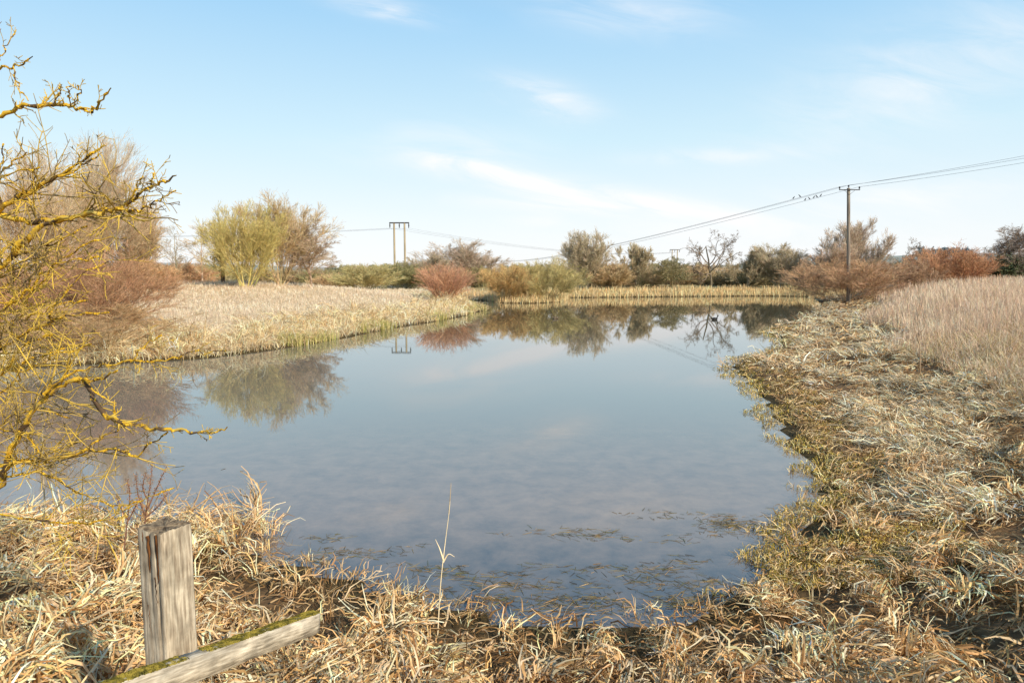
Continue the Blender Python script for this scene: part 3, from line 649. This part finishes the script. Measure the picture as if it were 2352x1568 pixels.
for u,z1,z0,w0 in [(-.004,-.02,-.14,.009),(.035,-.01,-.17,.009),(.022,-.15,-.24,.005),(-.030,-.01,-.06,.003),(-.02,-.25,-.34,.003)]:
    pts=[];rr=[]
    for s in np.linspace(0,1,11):
        xy=fx(u+rng.normal(0,.0018),-a/2+.0005); pts.append([xy[0],xy[1],topz-.75+z1+(z0-z1)*s]); rr.append(w0*.5*(1-s)**.6*rng.uniform(.6,1.2)+.0005)
    V_,Q_=chains(np.array([pts]),np.array([rr]),6); mkmesh('split',V_,Q_,M_rot,po,None,True)
A=P(722,1428,2.5);B=P(120,1650,1.50)
A_=A-np.array(fe.location);B_=B-np.array(fe.location)
L_=np.linalg.norm(A_-B_);ax=(A_-B_)/L_
upv=np.array([0,0,1.]);sd_=nrm(np.cross(ax,upv));up2=np.cross(sd_,ax)
ns=60;hh=.036;tt=.024;V=[];prof=[(-tt,-hh),(0,-hh-.001),(tt,-hh),(tt+.001,0),(tt,hh),(0,hh+.002),(-tt,hh),(-tt-.001,0)]
rot=np.stack([ax,sd_,up2],1)
for k in range(ns+1):
    x=k/ns*L_
    for (u,w_) in prof:
        V.append((x+(rng.normal(0,.003) if k==ns else 0),u+rng.normal(0,.0007)+.002*math.sin(x*7),w_+rng.normal(0,.001)))
idx=np.arange((ns+1)*8).reshape(ns+1,8);n2_=np.roll(idx,-1,1)
Q=np.stack([idx[:-1],n2_[:-1],n2_[1:],idx[1:]],-1).reshape(-1,4)
Q=np.vstack([Q,[[idx[-1,0],idx[-1,1],idx[-1,6],idx[-1,7]] ,[idx[-1,1],idx[-1,2],idx[-1,5],idx[-1,6]],[idx[-1,2],idx[-1,3],idx[-1,4],idx[-1,5]]]])
ral=mkmesh('rail',np.array(V),Q,M_woodr,fe)
ral.matrix_local=mathutils.Matrix([[rot[0,0],rot[0,1],rot[0,2],B_[0]],[rot[1,0],rot[1,1],rot[1,2],B_[1]],[rot[2,0],rot[2,1],rot[2,2],B_[2]],[0,0,0,1]])
k=15000; x=rng.uniform(0,L_,k); dens=(np.sin(x*9)+np.sin(x*23+1)+.8)>rng.uniform(-.6,.6,k); x=x[dens];k=len(x); u=rng.uniform(-tt,tt*.9,k)
V0=np.stack([x,u,np.full(k,hh+.001)],-1); hgt=rng.uniform(.001,.007,k)*(.65+.35*np.sin(x*31))
dx_=rng.normal(0,.003,(k,3));dx_[:,2]=0
V=np.stack([V0-dx_,V0+dx_,V0+dx_*.5+np.stack([0*x,0*x,hgt],-1),V0-dx_*.5+np.stack([0*x,0*x,hgt*1.1],-1)],1).reshape(-1,3)
mkmesh('moss',V,np.arange(4*k).reshape(k,4),M_moss,ral)

# ---------------------------------------------------------------- single plants near by
def stemplant(name,label,cat,paths,d,col,r=2.):
    p0=P(*paths[0][0],d); e=empty(name,tuple(p0),label,cat); Vs=[]
    for pts in paths:
        w=np.array([P(x,y,d+.03*i) for i,(x,y) in enumerate(pts)])-p0; c=cat_rom(w,5); R=np.linspace(r,r*.3,len(c))*d/F*.5
        Vs.append(chains(c[None],R[None],5))
    V,Q=merge(Vs); mkmesh('stem',V,Q,M_twig,e,np.tile(col,(len(V),1)),True)
    return e,p0
GS=(.88,.70,.44)
e,p0=stemplant('grass_stem','tall single dry grass stalk rising over the water at bottom centre','grass stalk',[[(1005,1460),(1012,1340),(1022,1250),(1032,1170),(1036,1112)]],4.3,GS,3.4)
for pts in ([(1018,1285),(1010,1260),(1000,1238)],[(1018,1290),(1030,1272),(1044,1278)]):
    w=np.array([P(x,y,4.35) for x,y in pts])-p0; c=cat_rom(w,4); V,Q=chains(c[None],(np.linspace(5,1,len(c))*4.3/F*.5)[None],4); mkmesh('leaf',V,Q,M_twig,e,np.tile(GS,(len(V),1)))
c=cat_rom(np.array([P(1031,1180,4.4),P(1034,1140,4.4),P(1036,1108,4.4)])-p0,6);V,Q=chains(c[None],(np.linspace(3,1,len(c))*4.4/F*.5)[None],5); mkmesh('seed_head',V,Q,M_twig,e,np.tile((.5,.36,.22),(len(V),1)))
for lab,paths in (('dead dark red dock plant with branching seed stalks left of the post',[[(330,1260),(335,1180),(345,1110),(350,1062)],[(338,1170),(360,1120),(382,1072)],[(335,1190),(318,1140),(312,1090)],[(340,1150),(328,1120),(335,1085)],[(338,1185),(365,1160),(385,1130)]]),
                 ('smaller dead dock plant between the tree and the taller dock',[[(285,1260),(292,1200),(298,1140),(292,1100)],[(292,1200),(310,1165),(322,1140)],[(290,1190),(275,1160),(268,1135)]])):
    e,p0=stemplant('dock_plant',lab,'plant',paths,4.6,(.22,.11,.07),4)
    for pts in paths:
        w=np.array([P(x,y,4.6) for x,y in pts])-p0; c=cat_rom(w,10); c=c[len(c)//3:]; q=np.repeat(c,7,0)
        q=q+rng.normal(0,.009,q.shape);k=len(q); aa=nrm(rng.normal(0,1,(k,3)))*.005;bb=nrm(rng.normal(0,1,(k,3)))*.005
        mkmesh('seed_head',np.stack([q-aa,q-bb,q+aa,q+bb],1).reshape(-1,3),np.arange(4*k).reshape(k,4),M_twig,e,np.repeat(np.array((.28,.14,.08))[None]*rng.uniform(.5,1.5,(k,1)),4,0))
stemplant('young_sapling','thin crooked leafless sapling on the right bank before the tall grass','sapling',[[(2114,850),(2112,790),(2108,730),(2113,690),(2108,665)],[(2108,730),(2118,700),(2122,670)],[(2112,790),(2100,750),(2102,715)],[(2112,770),(2125,745),(2120,718)]],13.5,(.42,.29,.18),2.6)
stemplant('upright_stem','pale upright dry stem at lower left beneath the lichen branches','plant',[[(60,1330),(100,1200),(98,1060),(98,930)]],3.4,(.5,.4,.24),5)
stemplant('upright_stem','thin brown stem leaning across the reeds at the bottom left corner','plant',[[(40,1568),(60,1480),(30,1380),(95,1230)]],3.1,(.34,.23,.13),5)
stemplant('fallen_stem','long pale fallen reed stem lying low between rail and reeds','reed',[[(680,1568),(740,1535),(800,1508),(905,1440)]],3.2,(.88,.66,.38),5)

# ---------------------------------------------------------------- poles, wires, birds
def tube(name,pts,rs,k,mat,parent):
    V,Q=chains(np.array([pts],float),np.array([rs],float),k); n=len(V)
    me=bpy.data.meshes.new(name)
    fs=[tuple(map(int,q)) for q in Q]+[tuple(range(k))[::-1],tuple(range(n-k,n))]
    me.from_pydata([tuple(v) for v in V],[],fs); me.materials.append(mat)
    o=bpy.data.objects.new(name,me);C.objects.link(o);o.parent=parent;return o
def box(name,c,s,mat,parent,rz=0):
    me=bpy.data.meshes.new(name);bm=bmesh.new();bmesh.ops.create_cube(bm,size=1)
    for v in bm.verts: v.co=(v.co.x*s[0],v.co.y*s[1],v.co.z*s[2])
    bmesh.ops.bevel(bm,geom=bm.edges[:],offset=min(s)*.12,segments=1,affect='EDGES')
    bm.to_mesh(me);bm.free();me.materials.append(mat);o=bpy.data.objects.new(name,me);C.objects.link(o);o.location=c;o.rotation_euler=(0,0,rz);o.parent=parent;return o
def insul(p,parent,h=.2):
    tube('insulator',[(p[0],p[1],p[2]),(p[0],p[1],p[2]+h*.3),(p[0],p[1],p[2]+h*.35),(p[0],p[1],p[2]+h*.6),(p[0],p[1],p[2]+h*.65),(p[0],p[1],p[2]+h)],[.025,.025,.07,.05,.065,.025],8,M_dark,parent)
d1=50; t=P(1949,432,d1); g=float(terrain(np.array([t[0]+.4]),np.array([d1]))[0])
LEAN=.42
sp_=empty('utility_pole',(t[0]+LEAN,d1,g-.1),'tall single wooden utility pole on the right bank above the hawthorn','utility pole')
H=t[2]-g+.1
tube('pole',[(0,0,0),(-LEAN*.5,0,H*.5),(-LEAN,0,H)],[.14,.12,.11],12,M_pole,sp_)
box('crossarm',(-LEAN,-.16,H-.14),(1.5,.06,.06),M_dark,sp_)
att=[]
for x in (-.72,0.0,.70):
    z=H-.11 if x else H+.02
    insul((x-LEAN,-.16 if x else 0,z),sp_); att.append(np.array([t[0]+x,d1-(.16 if x else 0),g-.1+z+.18]))
tube('brace',[(-.4-LEAN,-.18,H-.16),(-LEAN,-.18,H-.5)],[.011,.011],6,M_dark,sp_); tube('brace',[(.4-LEAN,-.18,H-.16),(-LEAN,-.18,H-.5)],[.011,.011],6,M_dark,sp_)
def hpole(pxL,pxR,top,d,label,r):
    L0=P(pxL,top,d);R0=P(pxR,top,d); g=.9; cx=(L0[0]+R0[0])/2; e=empty('double_utility_pole',(cx,d,g),label,'utility pole'); H=L0[2]-g; s=(R0[0]-L0[0])/2
    for k in (-1,1): tube('pole',[(s*k,0,0),(s*k,0,H)],[r*1.2,r],10,M_poleb,e)
    ov=s*1.9
    box('crossarm',(0,-.02,H-.05),(2*ov,r*1.6,r*1.3),M_dark,e)
    out=[]
    for x in (-ov*.95,0,ov*.95):
        tube('insulator',[(x,0,H-.12),(x,0,H-.4),(x,0,H-.75)],[.04,.09,.03],8,M_dark,e); out.append(np.array([cx+x,d,g+H-.75]))
    return out
hA=hpole(905,929,511,92,'double wooden utility pole with crossarm behind the left meadow',.12)
hB=hpole(1544,1556,573,185,'tiny distant double utility pole seen above the far trees',.12)
def wire(label,nodes,sags,grp,rf=.00019):
    pts=[]
    for (p,q),s in zip(zip(nodes[:-1],nodes[1:]),sags):
        for i in range(24):
            f=i/24; w=p+(q-p)*f; pts.append(w-np.array([0,0,4*s*f*(1-f)]))
    pts.append(nodes[-1]); pts=np.array(pts); o0=nodes[0].copy()
    R=np.clip(pts[:,1]*rf,.006,.022)
    V,Q=chains((pts-o0)[None],R[None],5); o=mkmesh('power_line',V,Q,M_wire,None,None,True); o.location=o0; tag(o,label,'power line',grp); return pts
wires=[]
ends_r=[(2700,290),(2700,300),(2700,312)]
for a_,(ex,ey),off in zip(att,ends_r,(-1.0,0,1.0)):
    fr=P(ex,ey,36); bk=P(1120,597,260)+np.array([off,0,0])
    wires.append(wire('thin overhead power line strung over the single wooden pole',[fr,a_,bk],[.15,2.2],'three power lines over the single pole'))
for i,(p,q) in enumerate(zip(hA,hB)):
    lf=P(-250,537+i*2,110)
    wire('thin overhead power line strung between the double poles',[lf,p,q],[.8,1.6],'three power lines between the double poles',.00009)
def loft(name,secs,mat,parent,k=10):
    V=[]
    a_=np.arange(k)*2*math.pi/k
    for (x,z,ry,rz) in secs:
        for q in a_: V.append((x,ry*math.cos(q),z+rz*math.sin(q)))
    fs=[(i*k+j,i*k+(j+1)%k,(i+1)*k+(j+1)%k,(i+1)*k+j) for i in range(len(secs)-1) for j in range(k)]+[tuple(range(k))[::-1],tuple(range((len(secs)-1)*k,len(secs)*k))]
    me=bpy.data.meshes.new(name);me.from_pydata(V,[],fs);me.materials.append(mat)
    for p_ in me.polygons:p_.use_smooth=True
    o=bpy.data.objects.new(name,me);C.objects.link(o);o.parent=parent;return o
def perched(loc,label,rz,s=1.0):
    e=empty('perched_bird',tuple(loc),label,'bird','small dark birds on the power lines'); e.rotation_euler=(0,0,rz); e.scale=(s,s,s)
    loft('body',[(-.09,.05,.005,.005),(-.07,.06,.03,.028),(-.03,.085,.05,.05),(.02,.12,.055,.055),(.05,.16,.04,.045),(.065,.185,.03,.03),(.085,.205,.034,.033),(.105,.205,.026,.026),(.118,.202,.008,.008)],M_bird,e)
    loft('beak',[(.112,.202,.01,.009),(.145,.196,.002,.002)],M_beak,e,6)
    loft('tail',[(-.07,.06,.02,.012),(-.12,.025,.022,.006),(-.17,-.01,.018,.004)],M_bird,e,6)
    for q in (-.015,.015): tube('leg',[(0,q,.08),(.005,q,0)],[.006,.004],5,M_bird,e)
def on_wire(w,px):
    u=uw(px,500)[0]; k=np.argmin(np.abs(w[24:48,0]/w[24:48,1]-u))+24
    k2=k+1 if (w[k,0]/w[k,1]>u) else k-1
    a0=w[k,0]/w[k,1];a1=w[k2,0]/w[k2,1]; f=(u-a0)/(a1-a0+1e-12); return w[k]*(1-f)+w[k2]*f+np.array([0,0,.01])
bl=[(0,1826,'leftmost dark bird perched alone on the upper power line'),(0,1841,'second dark bird on the upper power line, beside the leftmost'),
(2,1852,'leftmost bird of the group on the lower power line'),(2,1862,'second bird of the group on the lower power line'),(2,1873,'third bird of the group on the lower power line'),(2,1880,'fourth bird of the group on the lower power line'),(2,1889,'bird nearest the pole on the lower power line')]
for i,(w,px,lab) in enumerate(bl): perched(on_wire(wires[w],px),lab,(.3,3.0,.5,2.7,.1,3.3,.4)[i],.95)
def waterfowl(px,py,label,rz,mat,s,nm,bill):
    g=G(px,py,0); e=empty(nm,(g[0],g[1],-.03),label,'bird'); e.rotation_euler=(0,0,rz); e.scale=(s,s,s)
    loft('body',[(-.27,.13,.01,.01),(-.22,.11,.06,.04),(-.12,.08,.11,.085),(.0,.07,.12,.10),(.10,.08,.10,.095),(.15,.11,.065,.075),(.165,.17,.042,.05),(.17,.22,.038,.042),(.185,.265,.045,.045),(.22,.275,.042,.042),(.25,.265,.025,.028)],mat,e,12)
    loft('bill',[(.24,.265,.02,.016),(.30,.252,.018,.007),(.315,.25,.006,.004)],bill,e,8)
    loft('wing',[(-.2,.14,.03,.01),(-.08,.15,.085,.035),(.06,.14,.07,.03),(.1,.12,.02,.01)],M_duck if mat is M_duck else M_bird,e,8)
waterfowl(1275,732,'small brown duck swimming on the middle of the pond',2.9,M_duck,.8,'duck',M_beak)
waterfowl(1642,734,'small black coot swimming on the right side of the pond',.3,M_bird,.8,'coot',M_white)

# ---------------------------------------------------------------- light, sky, camera
sun_el=rad(31); az_sun=rad(138)
S=np.array([math.sin(az_sun)*math.cos(sun_el),math.cos(az_sun)*math.cos(sun_el),math.sin(sun_el)])
sl_=bpy.data.lights.new('sun','SUN'); sl_.energy=5.0; sl_.angle=rad(.5); sl_.color=(1,.91,.76)
so=bpy.data.objects.new('sun',sl_);C.objects.link(so);so.rotation_euler=mathutils.Vector(S).to_track_quat('Z','Y').to_euler()
w=bpy.data.worlds.new('World');bpy.context.scene.world=w;w.use_nodes=True;nt=w.node_tree;L=nt.links
bg=nt.nodes['Background'];sky=N(nt,'ShaderNodeTexSky',sky_type='NISHITA');sky.sun_disc=False;sky.sun_elevation=sun_el;sky.sun_rotation=az_sun
sky.air_density=1.0;sky.dust_density=.4;sky.ozone_density=1.5
tc=N(nt,'ShaderNodeTexCoord');sx=N(nt,'ShaderNodeSeparateXYZ');L.new(tc.outputs['Generated'],sx.inputs[0])
def M(op,a_,b_=None,c_=None):
    n=N(nt,'ShaderNodeMath',operation=op)
    for i,v in enumerate((a_,b_,c_)):
        if v is None: continue
        if isinstance(v,(int,float)): n.inputs[i].default_value=v
        else: L.new(v,n.inputs[i])
    return n.outputs[0]
yy=M('MAXIMUM',sx.outputs['Y'],.08);u=M('DIVIDE',sx.outputs['X'],yy);v=M('DIVIDE',sx.outputs['Z'],yy)
cl=[(1280,430,420,20,9,1.2),(1330,475,300,16,3,1.1),(1250,225,140,28,14,.9),(880,22,130,16,10,1.0),(1450,20,240,40,5,.6),(1650,358,220,14,-2,.6),(2150,170,480,90,-20,.5),(1240,508,80,10,3,.8),(1050,330,240,34,8,.4),(1750,560,700,44,0,.7),(560,560,420,40,0,.35),(1130,395,200,12,14,1.1),(1950,470,480,34,-6,.7)]
acc=None
for px,py,wx,wy,ang,st_ in cl:
    u0,v0=uw(px,py); c_,s_=math.cos(rad(-ang)),math.sin(rad(-ang)); A_x=wx/F*.75;B_x=wy/F*1.25
    du=M('SUBTRACT',u,u0);dv=M('SUBTRACT',v,v0)
    a_=M('DIVIDE',M('ADD',M('MULTIPLY',du,c_),M('MULTIPLY',dv,s_)),A_x)
    b_=M('DIVIDE',M('SUBTRACT',M('MULTIPLY',dv,c_),M('MULTIPLY',du,s_)),B_x)
    g_=M('MULTIPLY',M('EXPONENT',M('MULTIPLY',M('ADD',M('MULTIPLY',a_,a_),M('MULTIPLY',b_,b_)),-1.0)),st_)
    acc=g_ if acc is None else M('ADD',acc,g_)
cmb=N(nt,'ShaderNodeCombineXYZ');L.new(M('MULTIPLY',u,2.2),cmb.inputs[0]);L.new(M('ADD',M('MULTIPLY',v,9.),M('MULTIPLY',u,1.5)),cmb.inputs[1])
no=N(nt,'ShaderNodeTexNoise');no.inputs['Scale'].default_value=2.6;no.inputs['Detail'].default_value=8;no.inputs['Roughness'].default_value=.6;no.inputs['Distortion'].default_value=.7
L.new(cmb.outputs[0],no.inputs['Vector'])
mr=N(nt,'ShaderNodeMapRange');mr.inputs['From Min'].default_value=.36;mr.inputs['From Max'].default_value=.68;L.new(no.outputs['Fac'],mr.inputs['Value'])
fac=M('MINIMUM',M('MULTIPLY',acc,M('ADD',mr.outputs[0],.12)),.9)
STR=.14
cr=N(nt,'ShaderNodeValToRGB');e=cr.color_ramp.elements
cols=[(0,(.96,.97,.98)),(.07,(.87,.95,.99)),(.18,(.65,.87,.98)),(.33,(.40,.69,.95)),(.6,(.16,.38,.70)),(1,(.07,.19,.42))]
e[0].position=0;e[0].color=(*cols[0][1],1);e[1].position=1;e[1].color=(*cols[-1][1],1)
for p_,c_ in cols[1:-1]: q=e.new(p_);q.color=(*c_,1)
L.new(M('MAXIMUM',sx.outputs['Z'],0.0),cr.inputs[0])
scl=N(nt,'ShaderNodeVectorMath',operation='SCALE');L.new(cr.outputs[0],scl.inputs[0]);scl.inputs['Scale'].default_value=1.03/STR
m0=N(nt,'ShaderNodeMix',data_type='RGBA');m0.inputs['Factor'].default_value=.92;L.new(sky.outputs[0],m0.inputs[6]);L.new(scl.outputs[0],m0.inputs[7])
mix=N(nt,'ShaderNodeMix',data_type='RGBA');L.new(fac,mix.inputs['Factor']);L.new(m0.outputs[2],mix.inputs[6]);k_=1.02/STR;mix.inputs[7].default_value=(k_,k_,k_*1.01,1)
L.new(mix.outputs[2],bg.inputs['Color']);bg.inputs['Strength'].default_value=STR

cam=bpy.data.cameras.new('camera');co=bpy.data.objects.new('camera',cam);C.objects.link(co)
cam.lens=24;cam.sensor_width=36;cam.clip_start=.05;cam.clip_end=6000
co.location=(0,0,CH);co.rotation_euler=(math.pi/2-PIT,0,0)
bpy.context.scene.camera=co
sc=bpy.context.scene;sc.view_settings.view_transform='Standard';sc.view_settings.look='None';sc.view_settings.exposure=0
